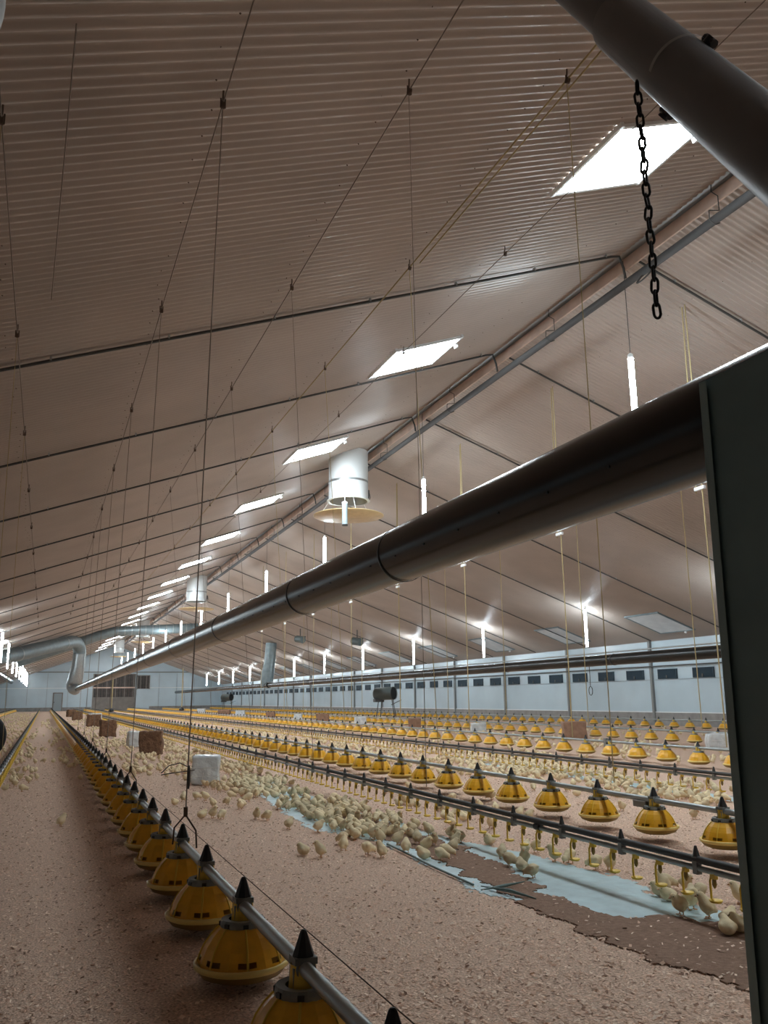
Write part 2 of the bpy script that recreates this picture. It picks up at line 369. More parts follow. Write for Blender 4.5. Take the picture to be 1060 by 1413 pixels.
# yellow ropes in pairs under the right half
for i, y in enumerate([10.07, 14.04, 18.29, 22.52, 26.66, 31.0, 35.2, 39.4]):
    t = thing('hoist_rope', nth(i) + ' pair of yellow ropes hanging to the third feeder line', 'rope', (9.35, y, 0), 'yellow rope pairs')
    MB().tube([(0, 0, .34), (0, 0, zr(9.35) - .05)], .010, 'cord_pale', 6).build('rope', t)
    MB().tube([(.02, .16, CAMH + 3.1), (.03, .1, zr(9.35) - .05)], .010, 'cord_pale', 6).build('rope', t)
    MB().box((0, .05, CAMH + 3.16), (.05, .22, .06), 'white', bev=.01).build('bright_spot_block', t)  # white block made up for the bright spots along the duct edge
for i, y in enumerate([15.0, 19.2, 23.5, 27.6, 32, 36.5, 41, 46]):
    t = tag(MB().tube([(13.3, y, .36), (13.3, y, zr(13.3) - .03)], .010, 'cord_pale', 6).build('hoist_rope'), nth(i) + ' single yellow rope hanging to the fourth feeder line', 'rope', 'single yellow ropes')

# vertical tube lights
def light_meshes():
    L = 1.40; a = MB().tube([(0, 0, .03), (0, 0, L - .03)], .042, 'tube', 12).mesh('lit_tube')
    b = MB(); b.tube([(0, 0, 0), (0, 0, .035)], .044, 'white', 12); c = MB(); c.tube([(0, 0, L - .035), (0, 0, L + .02), (0, 0, L + .05)], [.044, .044, .012], 'white', 12)
    return a, b.mesh('end_cap'), c.mesh('end_cap')
LA, LB, LC = light_meshes()
def lrow(x, y0, n, z0, wh, g, skip=0):
    for i in range(n):
        y = y0 + 7.86 * (i - skip)
        if y > 110: break
        t = thing('tube_light', '%s lit tube light %s' % (nth(i), wh), 'light', (x, y, z0), g)
        put('lit_tube', LA, t); put('end_cap', LB, t); put('end_cap', LC, t)
        zt = (zl(x) if x < 8 else zr(x)) - z0
        MB().tube([(0, 0, 1.43), (0, .0, zt)], .006, 'conduit', 5).build('power_cord', t)
lrow(8.1, 9.98, 14, CAMH + 3.74, 'beneath the ridge pipe', 'tube lights beneath the ridge')
lrow(18.1, 25.92, 13, zr(18.1) - 1.47, 'on the ceiling slope above the inlet wall', 'tube lights above the inlet wall', 1)
lrow(-1.98, 42.4, 11, zl(-1.98) - 1.47, 'on the far left ceiling slope', 'tube lights on the far left', 1)

# ridge exhaust shafts
def chimney(y, lab):
    t = thing('exhaust_shaft', lab, 'exhaust fan', (7.3, y, 0)); zb = CAMH + 5.25; zt = zl(7.3) + .05; r = .535
    m = MB(); m.lathe([(r, zt), (r, zb + .50)], 'chim', 40); m.lathe([(r, zb + .46), (r, zb), (r + .05, zb - .02), (r + .05, zb - .04), (r - .02, zb - .04)], 'chim', 40)
    m.lathe([(r - .02, zb - .04), (r - .02, zt)], 'chim_in', 40); m.build('shaft', t)
    MB().lathe([(r + .004, zb + .51), (r + .012, zb + .48), (r + .004, zb + .45)], 'galv', 40).build('clamp_band', t)
    q = MB(); q.lathe([(.12, zb + .25), (.12, zb + .10), (.0, zb + .08)], 'chim_in', 16)
    for a in range(5): q.box((.28 * math.cos(a * 1.257), .28 * math.sin(a * 1.257), zb + .18), (.36, .10, .012), 'chim_in', Matrix.Rotation(a * 1.257, 3, 'Z') @ Matrix.Rotation(.5, 3, 'X'))
    q.build('fan_blades', t)
    zd = CAMH + 4.80
    MB().lathe([(.0, zd - .03), (.55, zd - .03), (.68, zd), (.93, zd + .03), (.96, zd + .015), (.93, zd), (.68, zd - .03), (.55, zd - .06), (0, zd - .06)], 'disc', 48).build('baffle_dish', t)
    for a in (.4, 2.5, 4.6): MB().tube([(.86 * math.cos(a), .86 * math.sin(a), zd + .02), ((r + .02) * math.cos(a), (r + .02) * math.sin(a), zb)], .007, 'white', 5).build('dish_cord', t)
    q = MB(); q.box((r + .04, .05, zb + .22), (.07, .10, .22), 'conduit'); q.tube([(r + .08, .05, zb + .3), (r + .10, 0, zb + .12), (r + .04, -.05, zb + .02)], .01, 'conduit', 5); q.build('motor_box', t)
for y, l in ((21.03, 'white round exhaust shaft nearest the camera, with yellowed dish below'), (46.2, 'second white exhaust shaft along the ridge, farther down the hall'), (73.6, 'third exhaust shaft along the ridge, small and far'), (98.4, 'farthest exhaust shaft by the end wall')): chimney(y, l)
t = thing('sensor', 'grey cylinder hanging on a cord in front of the yellowed dish', 'sensor', (6.81, 19.9, CAMH + 4.29))
MB().lathe([(0, 0), (.075, 0), (.075, .04)], 'conduit', 16).lathe([(.07, .04), (.07, .58)], 'sensor', 16).lathe([(.075, .58), (.075, .62), (.02, .64), (0, .66)], 'white', 16).build('housing', t)
MB().tube([(0, 0, .64), (0, .0, 1.0), (.1, .2, 1.15), (.3, .6, 1.0)], .008, 'white', 5).build('cord', t)

# ------------------------------------------------------------------ air ducts
t = thing('air_duct', 'long glossy black air duct running down the hall at head height', 'duct', (2.05, 0, 1.987)); R = .172
MB().tube([(0, .55, 0), (0, 6, .005), (0, 12, -.003), (0, 30, 0), (0, 62, 0)], R, 'duct', 40).build('duct_run', t)
for y in (1.42, 4.85, 7.05, 10.6, 14.6, 18.6, 23, 28, 33, 38, 43, 48, 53, 58):
    MB().lathe([(R, -.012), (R + .004, -.009), (R + .004, .009), (R, .012)], 'duct_seam' if y > 2 else 'pvc_rim', 40).build('seam_ring', t, (0, y, 0)).rotation_euler = (PI / 2, 0, 0)
q = MB()
for y in np.arange(2.5, 30, .42):
    a = math.radians(200); q.tube([(R * .99 * math.cos(a), y, R * .99 * math.sin(a)), ((R + .003) * math.cos(a), y, (R + .003) * math.sin(a))], .006, 'duct_seam', 6)
q.build('blow_hole', t)['kind'] = 'stuff'
t = thing('air_duct', 'black air duct hung in front of the inlet wall', 'duct', (14.85, 0, 2.087)); R = .155
MB().tube([(0, 3, 0), (0, 60, 0), (0, 107, 0)], R, 'duct', 24).build('duct_run', t)
MB().tube([(-.14, 3, .20), (-.14, 60, .20)], .02, 'galv', 6).build('support_rail', t)
for y in np.arange(8, 106, 6): MB().lathe([(R, -.03), (R + .008, -.02), (R + .008, .02), (R, .03)], 'duct_seam', 24).build('seam_ring', t, (0, y, 0)).rotation_euler = (PI / 2, 0, 0)
t = thing('air_duct', 'dark air duct low along the far left side', 'duct', (-3.6, 0, 3.35))
MB().tube([(0, 54, 0), (0, 105, 0)], .24, 'duct', 24).build('duct_run', t)
def arc(p0, p1, p2, n=8): return [Vector(p0) * (1 - s) ** 2 + Vector(p1) * 2 * s * (1 - s) + Vector(p2) * s * s for s in np.linspace(0, 1, n)]
zc = CAMH + 3.95
t = thing('supply_duct', 'galvanised duct elbow dropping from the ceiling into the black duct', 'duct', (0, 0, 0))
MB().tube([(-4.2, 48.7, CAMH + 1.88), (-2.5, 53.2, CAMH + 2.47), (.9, 59, CAMH + 3.72)] + arc((1.45, 60.5, zc - .04), (2.0, 62, zc + .06), (2.03, 62.1, zc - .7), 7), .42, 'galv_dull', 24).build('slope_run', t)
MB().tube([(2.03, 62.1, zc - .68), (2.0, 62.2, zc - 1.5), (1.85, 62.4, 2.5)] + arc((1.8, 62.5, 2.25), (1.8, 62.5, 1.75), (2.05, 61.6, 1.95), 6), [.42, .44, .50] + [.5, .48, .42, .36, .3, .2], 'galv', 24).build('drop_leg', t)
q = MB()
for p in ((-1.65, 54.65, CAMH + 2.785), (.9, 59, CAMH + 3.72)):
    d = (Vector((.9, 59, CAMH + 3.72)) - Vector((-2.5, 53.2, CAMH + 2.47))).normalized(); q.tube([Vector(p) - d * .05, Vector(p) + d * .05], .435, 'galv', 24)
q.build('joint_band', t)
t = thing('supply_duct', 'ribbed galvanised duct spanning level below the ridge', 'duct')
pts = [(-2.0, 66, zl(-2) - .45), (2.5, 66, zl(2.5) - .45), (3.5, 66, CAMH + 4.76), (4.5, 66, CAMH + 5.06), (10.6, 66, CAMH + 5.45)]
MB().tube(pts, .36, 'galv_dull', 24).build('duct_run', t)
for x in np.arange(4.7, 10.5, .5): MB().tube([(x, 66, CAMH + 5.06 + (x - 4.5) * .064), (x + .05, 66, CAMH + 5.06 + (x - 4.5) * .064)], .375, 'galv', 20).build('rib', t)
t = thing('supply_duct', 'grey tapered duct leg dropping to the black duct by the inlet wall', 'duct', (15.2, 61.5, 0))
MB().tube([(.1, 0, 5.15), (.0, 0, 3.8), (-.2, 0, 2.4), (-.2, 0, 2.0)], [.40, .41, .48, .42], 'galv_dull', 20).build('drop_leg', t)
MB().tube([(-.2, -.3, 2.11), (-.35, -1.4, 2.11)], .22, 'duct', 16).build('spigot', t)
for (x, y, l) in ((14.8, 52.0, 'dark round fan unit hung from the roof beside the grey duct leg'), (16.3, 45.5, 'dark fan unit hung from the roof nearer the inlet wall')):
    t = thing('ceiling_fan_unit', l, 'fan', (x, y, zr(x)))
    MB().tube([(0, 0, 0), (0, 0, -.45)], .03, 'conduit', 6).build('stem', t)
    q = MB(); q.tube([(-.15, .25, -.62), (.1, -.3, -.72)], .22, 'heater', 18); q.box((.1, .1, -.5), (.5, .3, .08), 'conduit'); q.build('housing', t)

# heaters by the wall
for (x, y, l) in ((16.6, 42.0, 'dark barrel shaped heater on legs, nearer one along the inlet wall'), (16.6, 84.0, 'dark barrel shaped heater on legs, far one near the end wall')):
    t = thing('space_heater', l, 'heater', (x, y, 0))
    d = Vector((.62, -.78, .04)).normalized(); c = Vector((0, 0, 1.33))
    m = MB(); m.tube([c - d * .62, c - d * .55, c + d * .5], [.26, .33, .33], 'heater', 24, cap=False); m.build('barrel', t)
    m = MB(); m.tube([c + d * .46, c + d * .51], [.31, .31], 'heater_in', 24); m.tube([c + d * .5, c + d * .53], .345, 'conduit', 24, cap=False); m.build('outlet', t)
    MB().box((-.3, .2, .98), (.5, .3, .16), 'conduit').build('burner_box', t)
    for sx, sy in ((-.35, .3), (-.3, -.1), (.35, -.45), (.45, .0)): MB().tube([(sx * .8, sy * .8, 1.05), (sx * 1.15, sy * 1.15, .0)], .022, 'conduit', 6).build('leg', t)
    MB().tube([(.2, -.3, .75), (.75, -.35, 1.0)], .018, 'conduit', 6).build('handle', t)

# hanging black cable on the white wall
tag(MB().tube([(XW - .2, 30.3, 2.3), (XW - .2, 30.3, 1.5)] + [(XW - .2, 30.3 + .13 * math.sin(a), 1.3 + .18 * math.cos(a)) for a in np.linspace(0, 11, 24)], .015, 'black', 6).build('cable_coil'), 'small coil of black cable hanging on the white side wall', 'cable')
# yellow drop tubes far down the hall
for (x, y, l) in ((4.4, 63.3, 'yellow drop tube with black hopper on the second feeder line'), (9.35, 64.1, 'yellow drop tube with black hopper on the third feeder line')):
    t = thing('feed_drop_tube', l, 'tube', (x, y, 0))
    MB().tube([(0, 0, .5), (0, 0, 3.4)], .035, 'cord_pale', 8).build('tube', t); MB().lathe([(.0, .38), (.19, .40), (.17, .50), (.06, .62), (.0, .63)], 'black', 14).build('hopper', t)

# ------------------------------------------------------------------ feeder lines
def pan_parts():
    NS = 28
    g = MB()
    prof = [(.177, .072), (.174, .086), (.167, .106), (.152, .140), (.126, .178), (.100, .205), (.090, .212)]
    md = lambda k: 1.035 if k % 4 == 0 else (1.0 if k % 2 == 0 else .985)
    g.lathe(prof, 'orange', NS, mod=md, skip=lambda i, k: i == 1 and k % 4 in (0, 3), smooth=False)
    for k in range(0, NS, 4):
        a = 2 * PI * k / NS; g.tube([(r * 1.04 * math.cos(a), r * 1.04 * math.sin(a), z) for r, z in prof], .0045, 'yellow', 4)
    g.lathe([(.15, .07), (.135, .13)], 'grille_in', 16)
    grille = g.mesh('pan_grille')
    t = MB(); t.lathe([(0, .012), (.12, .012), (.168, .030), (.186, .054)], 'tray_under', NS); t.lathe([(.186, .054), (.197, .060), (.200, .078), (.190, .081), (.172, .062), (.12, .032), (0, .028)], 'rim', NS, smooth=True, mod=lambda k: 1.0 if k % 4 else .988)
    t.lathe([(.158, .060), (.10, .06), (0, .075)], 'crumb', 16)
    tray = t.mesh('pan_tray')
    c = MB(); c.lathe([(.090, .198), (.093, .222), (.088, .240), (.058, .238)], 'collar', 20, smooth=False)
    for a in np.arange(0, 2 * PI, .9): c.box((.091 * math.cos(a), .091 * math.sin(a), .222), (.012, .022, .016), 'black', Matrix.Rotation(a, 3, 'Z'))
    collar = c.mesh('collar')
    d = MB().lathe([(.048, .225), (.044, .27), (.042, .30)], 'yellow', 16).mesh('drop_tube')
    k = MB(); k.tube([(0, -.035, .288), (0, .035, .288)], .033, 'collar', 14); k.box((0, 0, .312), (.075, .075, .02), 'collar'); k.box((-.036, 0, .262), (.008, .05, .06), 'collar')
    clamp = k.mesh('pipe_clamp')
    n = MB(); n.lathe([(.0, .318), (.036, .318), (.036, .326), (.011, .395), (.006, .400), (0, .400)], 'black', 8, smooth=False); cone = n.mesh('cone_cap')
    f = MB(); f.lathe([(.190, .054), (.165, .03), (.12, .012)], 'tray_under', 14); f.lathe([(.19, .054), (.200, .078), (.17, .08)], 'rim', 14); f.lathe([prof[0], prof[2], prof[3], prof[4], prof[6]], 'orange', 14, smooth=False)
    f.lathe([(.09, .205), (.088, .238), (.05, .238)], 'collar', 10); f.lathe([(.046, .23), (.043, .30)], 'yellow', 8); f.lathe([(.038, .318), (.008, .398), (0, .4)], 'black', 8, smooth=False)
    f.box((0, 0, .29), (.066, .066, .06), 'collar')
    return grille, tray, collar, d, clamp, cone, f
PG, PT, PC, PD, PK, PN, PF = pan_parts(); PFM = PF.mesh('feeder_pan')
def feeder_line(x, ys, label, detail, y_end=108.0, y_start=None, wire=False, k=.87):
    t = thing('feeder_line', label, 'feeder line', (x, 0, 0))
    y_start = y_start if y_start is not None else ys[0] - .9
    zp = .4 - .112 * k; z0 = .4 * (1 - k)
    MB().tube([(0, y_start, zp), (0, y_end, zp)], .0235 * k ** .5, 'feed_pipe', 12).build('feed_pipe', t)
    for i, y in enumerate(ys[:100]):
        rz = random.uniform(-.15, .15)
        if i < detail:
            p = put('feeder_pan', PG, t, (0, y, z0), rz); p.scale = (k, k, k)
            for nm, me in (('pan_tray', PT), ('collar', PC), ('drop_tube', PD)): put(nm, me, p)
            for nm, me in (('pipe_clamp', PK), ('cone_cap', PN)): q = put(nm, me, p); q.rotation_euler = (0, 0, -rz)
        else: put('feeder_pan', PFM, t, (0, y, z0), rz).scale = (k, k, k)
    rest = ys[100:]
    if len(rest):
        m = MB()
        for y in rest: m.v += [] ; o = len(m.v); m.v += [(a * k, b * k + y, c * k + z0) for a, b, c in PF.v]; m.f += [tuple(j + o for j in f) for f in PF.f]; m.m += PF.m; m.sm += PF.sm
        m.mats = PF.mats; m.build('feeder_pan', t)['kind'] = 'stuff'
    if wire: MB().tube([(.12, y_start, .30), (.12, 40, .30)], .0025, 'rust', 4).build('anti_perch_wire', t)
    return t
def rng_y(a, s, n_end=107.0): return [float(v) for v in np.arange(a, n_end, s)]
y1 = [2.0, 2.74, 3.61, 4.46, 5.25, 6.02, 6.74, 7.43, 8.14, 8.86, 9.63, 10.42, 11.2, 12.0]; y1 += rng_y(12.75, .745)
F1 = feeder_line(.80, y1, 'nearest feeder line, orange pans beside the open aisle', 16, y_start=.9, wire=True, k=.95)
F2 = feeder_line(4.46, rng_y(2.7, .733), 'second feeder line, orange pans behind the drinker line with plastic strip', 14, wire=True)
F3 = feeder_line(9.35, rng_y(7.0, .735), 'third feeder line, yellow pans in front of the row of large bales', 3)
F4 = feeder_line(13.4, rng_y(9.5, .735), 'fourth feeder line, small pans just behind the bale row', 0)
F5 = feeder_line(19.1, rng_y(14, .735), 'farthest feeder line, small pans below the inlet wall', 0)
F6 = feeder_line(-3.0, rng_y(40, .735), 'hazy feeder line at the far left, seen small', 0)
# grey joint sleeve on line two
MB().box((0, 5.78, .262), (.06, .16, .05), 'steel_dark', bev=.006).build('pipe_coupling', F2)
MB().box((0, 13.0, .25), (.06, .06, .22), 'steel_dark').build('pipe_coupling', F3)
# suspension brackets on the first line
hk = MB(); hk.tube([(0, -.11, .288), (0, -.10, .38), (0, -.012, .45), (0, .012, .45), (0, .10, .38), (0, .11, .288)], .005, 'rust', 6)
hk.tube([(0, 0, .45), (0, 0, .50)], .012, 'rust', 8); hk = hk.mesh('suspension_bracket')
for y in (5.17, 8.57, 11.97, 15.37, 18.77, 22.17): put('suspension_bracket', hk, F1, (0, y, 0), .5)
t = thing('cord_adjuster', 'dark cord lock on the cord above the nearest feeder line', 'cord lock', (.81, 5.17, .62))
MB().tube([(0, 0, -.02), (0, 0, .02), (0, 0, .08), (0, 0, .11)], [.006, .011, .010, .005], 'conduit', 8).build('sleeve', t)
MB().tube([(.03, -.02, .085), (-.09, .02, .07), (-.15, .05, .06)], .003, 'conduit', 5).tube([(0, 0, .10), (-.05, .02, .125), (-.11, .04, .11), (-.15, .05, .07)], .003, 'conduit', 5).build('tail', t)

# ------------------------------------------------------------------ drinker lines
def drinker():
    d = MB(); DZ = -.045; d.box((0, 0, .268), (.022, .034, .034), 'yellow'); d.lathe([(.010, .25), (.012, .225), (.006, .21), (0, .205)], 'tray_under', 8)
    d.tube([(.0, .02, .262), (.0, .034, .235), (.0, .034, .155), (0, .022, .145)], .0065, 'yellow', 6)
    d.lathe([(0, .142), (.026, .142), (.034, .153), (.031, .155), (.024, .147), (0, .147)], 'yellow', 14); d.v = [(a, b, c + DZ) for a, b, c in d.v]; return d
DM = drinker(); DME = DM.mesh('drinker_cup')
HG = MB(); HG.box((0, 0, .252), (.032, .032, .085), 'steel_dark'); HG.lathe([(.020, .295), (.017, .305), (.007, .345), (0, .347)], 'conduit', 6, smooth=False); HGM = HG.mesh('rail_bracket')
def drinker_line(x, y0, label, end=107.0, step=.61, ystart=None):
    t = thing('drinker_line', label, 'drinker line', (x, 0, 0))
    MB().tube([(0, y0 - .5, .280), (0, end, .280)], .019, 'pipe_grey', 8).build('support_rail', t)
    MB().tube([(0, y0 - .5, .238), (0, end, .238)], .015, 'feed_pipe', 8).build('water_pipe', t)
    hy = rng_y(y0, step, end); cy = rng_y(y0 + .1, .203, end)
    for y in hy[:100]: put('rail_bracket', HGM, t, (0, y, 0))
    for y in cy[:100]: put('drinker_cup', DME, t, (0, y, 0), random.uniform(-.2, .2))
    for src, lst, nm in ((HG, hy[100:], 'rail_bracket'), (DM, cy[100:], 'drinker_cup')):
        if not lst: continue
        m = MB()
        for y in lst: o = len(m.v); m.v += [(a, b + y, c) for a, b, c in src.v]; m.f += [tuple(j + o for j in f) for f in src.f]; m.m += src.m; m.sm += src.sm
        m.mats = src.mats; m.build(nm, t)['kind'] = 'stuff'
    return t
N1 = drinker_line(3.15, 2.45, 'nearest drinker line, grey rail with yellow cups by the plastic strip', step=.615)
MB().tube([(0, -.03, 0), (0, .03, 0)], .024, 'black', 10).build('black_joint', N1, (0, 5.2, .245))
N2 = drinker_line(6.7, 5.0, 'second drinker line, dark rail above the densest crowd of chicks')
N0 = drinker_line(-.45, 9.0, 'leftmost drinker line, grey rail along the aisle edge')

# ------------------------------------------------------------------ litter details
def inside(px, py, poly):
    n = len(poly); r = np.zeros(px.shape, bool); j = n - 1
    for i in range(n):
        xi, yi = poly[i]; xj, yj = poly[j]
        c = ((yi > py) != (yj > py)) & (px < (xj - xi) * (py - yi) / (yj - yi + 1e-12) + xi); r ^= c; j = i
    return r
def fnoise(x, y, s, seed):
    g = np.random.default_rng(seed); o = np.zeros_like(x)
    for k in range(6):
        a = g.uniform(0, 2 * PI); f = s * g.uniform(.6, 1.9); o += np.sin((x * math.cos(a) + y * math.sin(a)) * f + g.uniform(0, 6.28)) / 6 ** .5
    return o
BROWN = [(2.60, 2.3), (2.50, 2.96), (2.47, 3.4), (2.46, 3.98), (2.49, 4.55), (2.53, 5.0), (2.57, 5.41), (2.62, 6.4), (2.50, 7.3), (2.68, 8.4), (2.75, 9.6), (2.92, 9.5), (2.95, 8.4), (2.95, 7.2), (3.0, 6.3), (2.97, 5.9), (2.92, 5.3), (2.80, 4.7), (2.72, 4.2), (2.78, 3.88), (3.0, 3.74), (3.2, 3.62), (3.42, 3.3), (3.45, 2.3)]
BLUE = [(2.43, 4.55), (2.46, 5.4), (2.52, 6.4), (2.30, 7.1), (2.20, 7.5), (2.33, 9), (2.44, 11.4), (2.8, 12.6), (3.05, 12.3), (3.0, 11), (2.98, 9), (3.06, 7.3), (3.1, 6.3), (3.24, 5.9), (3.37, 5.2), (3.40, 4.6), (3.28, 4.1), (3.36, 3.66), (3.15, 3.55), (2.75, 3.75), (2.5, 4.2)]
BLUE2 = [(6.75, 6.5), (6.8, 10.5), (6.85, 14), (7.1, 14), (7.12, 10), (7.15, 6.5)]
def sheet(name, poly, m, z, amp, step=.025, jag=.03, seed=1, thick=0.006):
    P = np.array(poly); x0, y0 = P.min(0) - .05; x1, y1_ = P.max(0) + .05
    xs = np.arange(x0, x1, step); ys = np.arange(y0, y1_, step * 1.6); X, Y = np.meshgrid(xs, ys, indexing='ij')
    jx = X + jag * fnoise(X, Y, 16, seed) + jag * .6 * fnoise(X, Y, 55, seed + 1); jx = jx + jag * .5 * fnoise(X, Y, 140, seed + 7); jy = Y + jag * 2 * fnoise(X, Y, 12, seed + 2) + jag * .6 * fnoise(X, Y, 110, seed + 8)
    ok = inside(jx, jy, poly); Z = z + amp * np.abs(fnoise(X, Y, 14, seed + 3)) + amp * .5 * fnoise(X, Y, 45, seed + 4) ** 2
    idx = np.arange(X.size).reshape(X.shape); c = ok[:-1, :-1] & ok[1:, :-1] & ok[:-1, 1:] & ok[1:, 1:]
    I, J = np.nonzero(c); f = np.stack([idx[I, J], idx[I + 1, J], idx[I + 1, J + 1], idx[I, J + 1]], 1)
    u, inv = np.unique(f, return_inverse=True); V = np.stack([X.ravel()[u], Y.ravel()[u], Z.ravel()[u]], 1)
    g = inv.reshape(f.shape); b = MB(); b.add(V.tolist(), g.tolist(), m, True)
    e = np.concatenate([g[:, [0, 1]], g[:, [1, 2]], g[:, [2, 3]], g[:, [3, 0]]]); key = np.sort(e, 1); _, first, cnt = np.unique(key, axis=0, return_index=True, return_counts=True)
    vs = []; fs = []
    for a_, b_ in e[first[cnt == 1]]:
        o = len(vs); A_, B_ = V[a_], V[b_]; vs += [tuple(A_), tuple(B_), (B_[0] + rng.normal(0, .006), B_[1] + rng.normal(0, .006), 0), (A_[0], A_[1], 0)]; fs.append((o, o + 3, o + 2, o + 1))
    b.add(vs, fs, m, True); return b
SH = tag(sheet('plastic_sheet', BLUE, 'paper', .002, .0012, step=.018, seed=3).build('plastic_sheet'), 'torn pale blue plastic sheet on the litter before the nearest drinker line', 'plastic sheet')
MB().tube([(2.42, 4.66, .012), (2.55, 4.62, .03), (2.75, 4.72, .02)], [.003, .011, .002], 'paper_dark', 6).tube([(2.60, 4.35, .01), (2.52, 4.50, .03), (2.47, 4.75, .012)], [.003, .011, .003], 'paper_dark', 6).tube([(2.445, 4.8, .012), (2.45, 5.4, .016), (2.49, 6.0, .016), (2.51, 6.35, .012)], .007, 'paper_dark', 5).build('curled_edge', SH)
tag(sheet('plastic_sheet', BLUE2, 'paper', .002, .0012, step=.04, seed=13).build('plastic_sheet'), 'pale blue plastic sheet under the second drinker line', 'plastic sheet')
tag(sheet('feed_crumbs', BROWN, 'crumb', .0065, .0012, step=.013, jag=.03, seed=23).build('feed_crumbs'), 'patch of brown feed crumbs spread over the blue sheet', 'feed', kind='stuff')
def flakes(n, xr, yr, wts, size, avoid=(), only=None, zoff=.002):
    x = rng.uniform(*xr, n); y = yr[0] + (yr[1] - yr[0]) * rng.random(n) ** 2.1
    keep = np.ones(n, bool)
    for p in avoid: keep &= ~inside(x + rng.normal(0, .035, n), y + rng.normal(0, .05, n), p)
    if only: keep &= inside(x, y, only)
    x, y = x[keep], y[keep]; n = len(x)
    a = rng.uniform(0, 2 * PI, n); L = rng.uniform(size[0], size[1], n); W = L * rng.uniform(.25, .6, n); t1 = rng.normal(0, .35, n); t2 = rng.normal(0, .35, n)
    z = zoff + rng.uniform(.002, .012, n); b = MB(); ms = rng.choice(3, n, p=wts)
    ca, sa = np.cos(a), np.sin(a)
    cor = []
    for sx, sy in ((-1, -1), (1, -1), (1, 1), (-1, 1)):
        dx = sx * L / 2; dy = sy * W / 2; cor.append(np.stack([x + ca * dx - sa * dy, y + sa * dx + ca * dy, np.maximum(.001, z + sx * L * .5 * np.sin(t1) * .6 + sy * W * .5 * np.sin(t2))], 1))
    V = np.stack(cor, 1).reshape(-1, 3)
    b.v = V.tolist(); b.f = [(4 * i, 4 * i + 1, 4 * i + 2, 4 * i + 3) for i in range(n)]; b.mats = [MT['flake_a'], MT['flake_b'], MT['flake_c']]; b.m = ms.tolist(); b.sm = [False] * n
    return b
tag(flakes(190000, (-2.2, 6.2), (1.6, 26), (.38, .44, .18), (.007, .021), avoid=(BROWN, BLUE)).build('wood_shavings'), 'pinkish loose wood shavings covering the floor in the foreground', 'litter', kind='stuff')
fb = flakes(1500, (2.4, 3.5), (2.3, 9), (.5, .3, .2), (.006, .022), only=BROWN, zoff=.007); tag(fb.build('wood_shavings'), 'sparse pale shavings scattered on the brown feed crumbs', 'litter', kind='stuff')

# ------------------------------------------------------------------ blocks lying on the litter
def block(kind, x, y, wd, dp, h, rz, label, seed):
    g = np.random.default_rng(seed)
    bm = bmesh.new(); bmesh.ops.create_cube(bm, size=1)
    for v in bm.verts: v.co = Vector((v.co.x * wd, v.co.y * dp, v.co.z * h))
    bmesh.ops.bevel(bm, geom=bm.edges[:], offset=.03 if kind != 'box' else .012, segments=2, affect='EDGES', profile=.6)
    bmesh.ops.subdivide_edges(bm, edges=[e for e in bm.edges if e.calc_length() > .1], cuts=6, use_grid_fill=True)
    ph = g.uniform(0, 6, 6); am = .012 if kind == 'white' else .016
    for v in bm.verts:
        c = v.co; n = Vector((c.x / wd, c.y / dp, c.z / h)).normalized()
        d = am * (math.sin(c.x * 23 + ph[0]) * math.sin(c.z * 19 + ph[1]) + .7 * math.sin(c.y * 31 + ph[2] + c.z * 13))
        if kind == 'peat':
            d += .012 * math.sin(c.z * 90 + ph[3]) * math.sin(c.x * 60 + ph[4]) - .03 * math.exp(-((c.x - .1 * wd) / .02) ** 2) - .03 * math.exp(-((c.x + .2 * wd) / .02) ** 2)
        v.co = c + n * d
    zmin = min(v.co.z for v in bm.verts)
    for v in bm.verts: v.co.z -= zmin
    me = bpy.data.meshes.new('block'); bm.to_mesh(me); bm.free()
    me.materials.append(MT[{'white': 'wrap', 'peat': 'bale', 'box': 'cardboard'}[kind]])
    for p in me.polygons: p.use_smooth = True
    nm = {'white': 'wrapped_bale', 'peat': 'peat_bale', 'box': 'peat_bale'}[kind]
    o = put(nm, me, None, (x, y, .002), rz); tag(o, label, 'bale')
    if kind == 'white' and wd > .3 and y < 30:
        q = MB()
        for zz in (.3, .62): q.tube([(-wd / 2 - .004, -dp / 2 - .004, h * zz), (wd / 2 + .004, -dp / 2 - .004, h * zz)], .004, 'white', 5)
        q.tube([(-wd * .1, -dp / 2 - .003, 0.02), (-wd * .06, -dp / 2 - .003, h * .45)], .004, 'white', 5); q.build('wrap_fold', o)
    return o
block('white', 2.08, 11.85, .36, .30, .36, -.25, 'white plastic wrapped bale nearest the feeder line', 1)
block('peat', 2.12, 18.6, .46, .40, .47, -.2, 'brown crumbly bale standing right beside a white wrapped bale', 2)
block('white', 2.10, 21.7, .36, .34, .37, .1, 'white wrapped bale partly behind the nearest brown bale', 3)
block('peat', 1.9, 28.4, .46, .42, .50, .1, 'brown bale, second brown one along the nearest feeder line', 4)
block('peat', 2.1, 40.8, .58, .5, .52, .1, 'brown bale in front of a white one, third along the nearest feeder line', 5)
block('white', 2.2, 41.6, .5, .5, .56, .2, 'white wrapped bale just behind the third brown bale', 6)
block('peat', 1.9, 55, .55, .5, .5, .1, 'brown bale, fourth along the nearest feeder line', 7)
block('peat', 1.9, 68, .55, .5, .5, .3, 'farthest small brown bale along the nearest feeder line', 8)
block('box', 12.72, 19.02, 0.58, 0.47, 0.43, -.45, 'large brown bale nearest, between the third and fourth feeder lines', 9)
block('white', 12.72, 13.95, 0.41, 0.33, 0.31, -.5, 'white wrapped bale beside the dark steel screen', 10)
block('white', 12.72, 24.28, 0.47, 0.37, 0.29, -.4, 'white wrapped bale in the middle of the block row by the fourth line', 11)
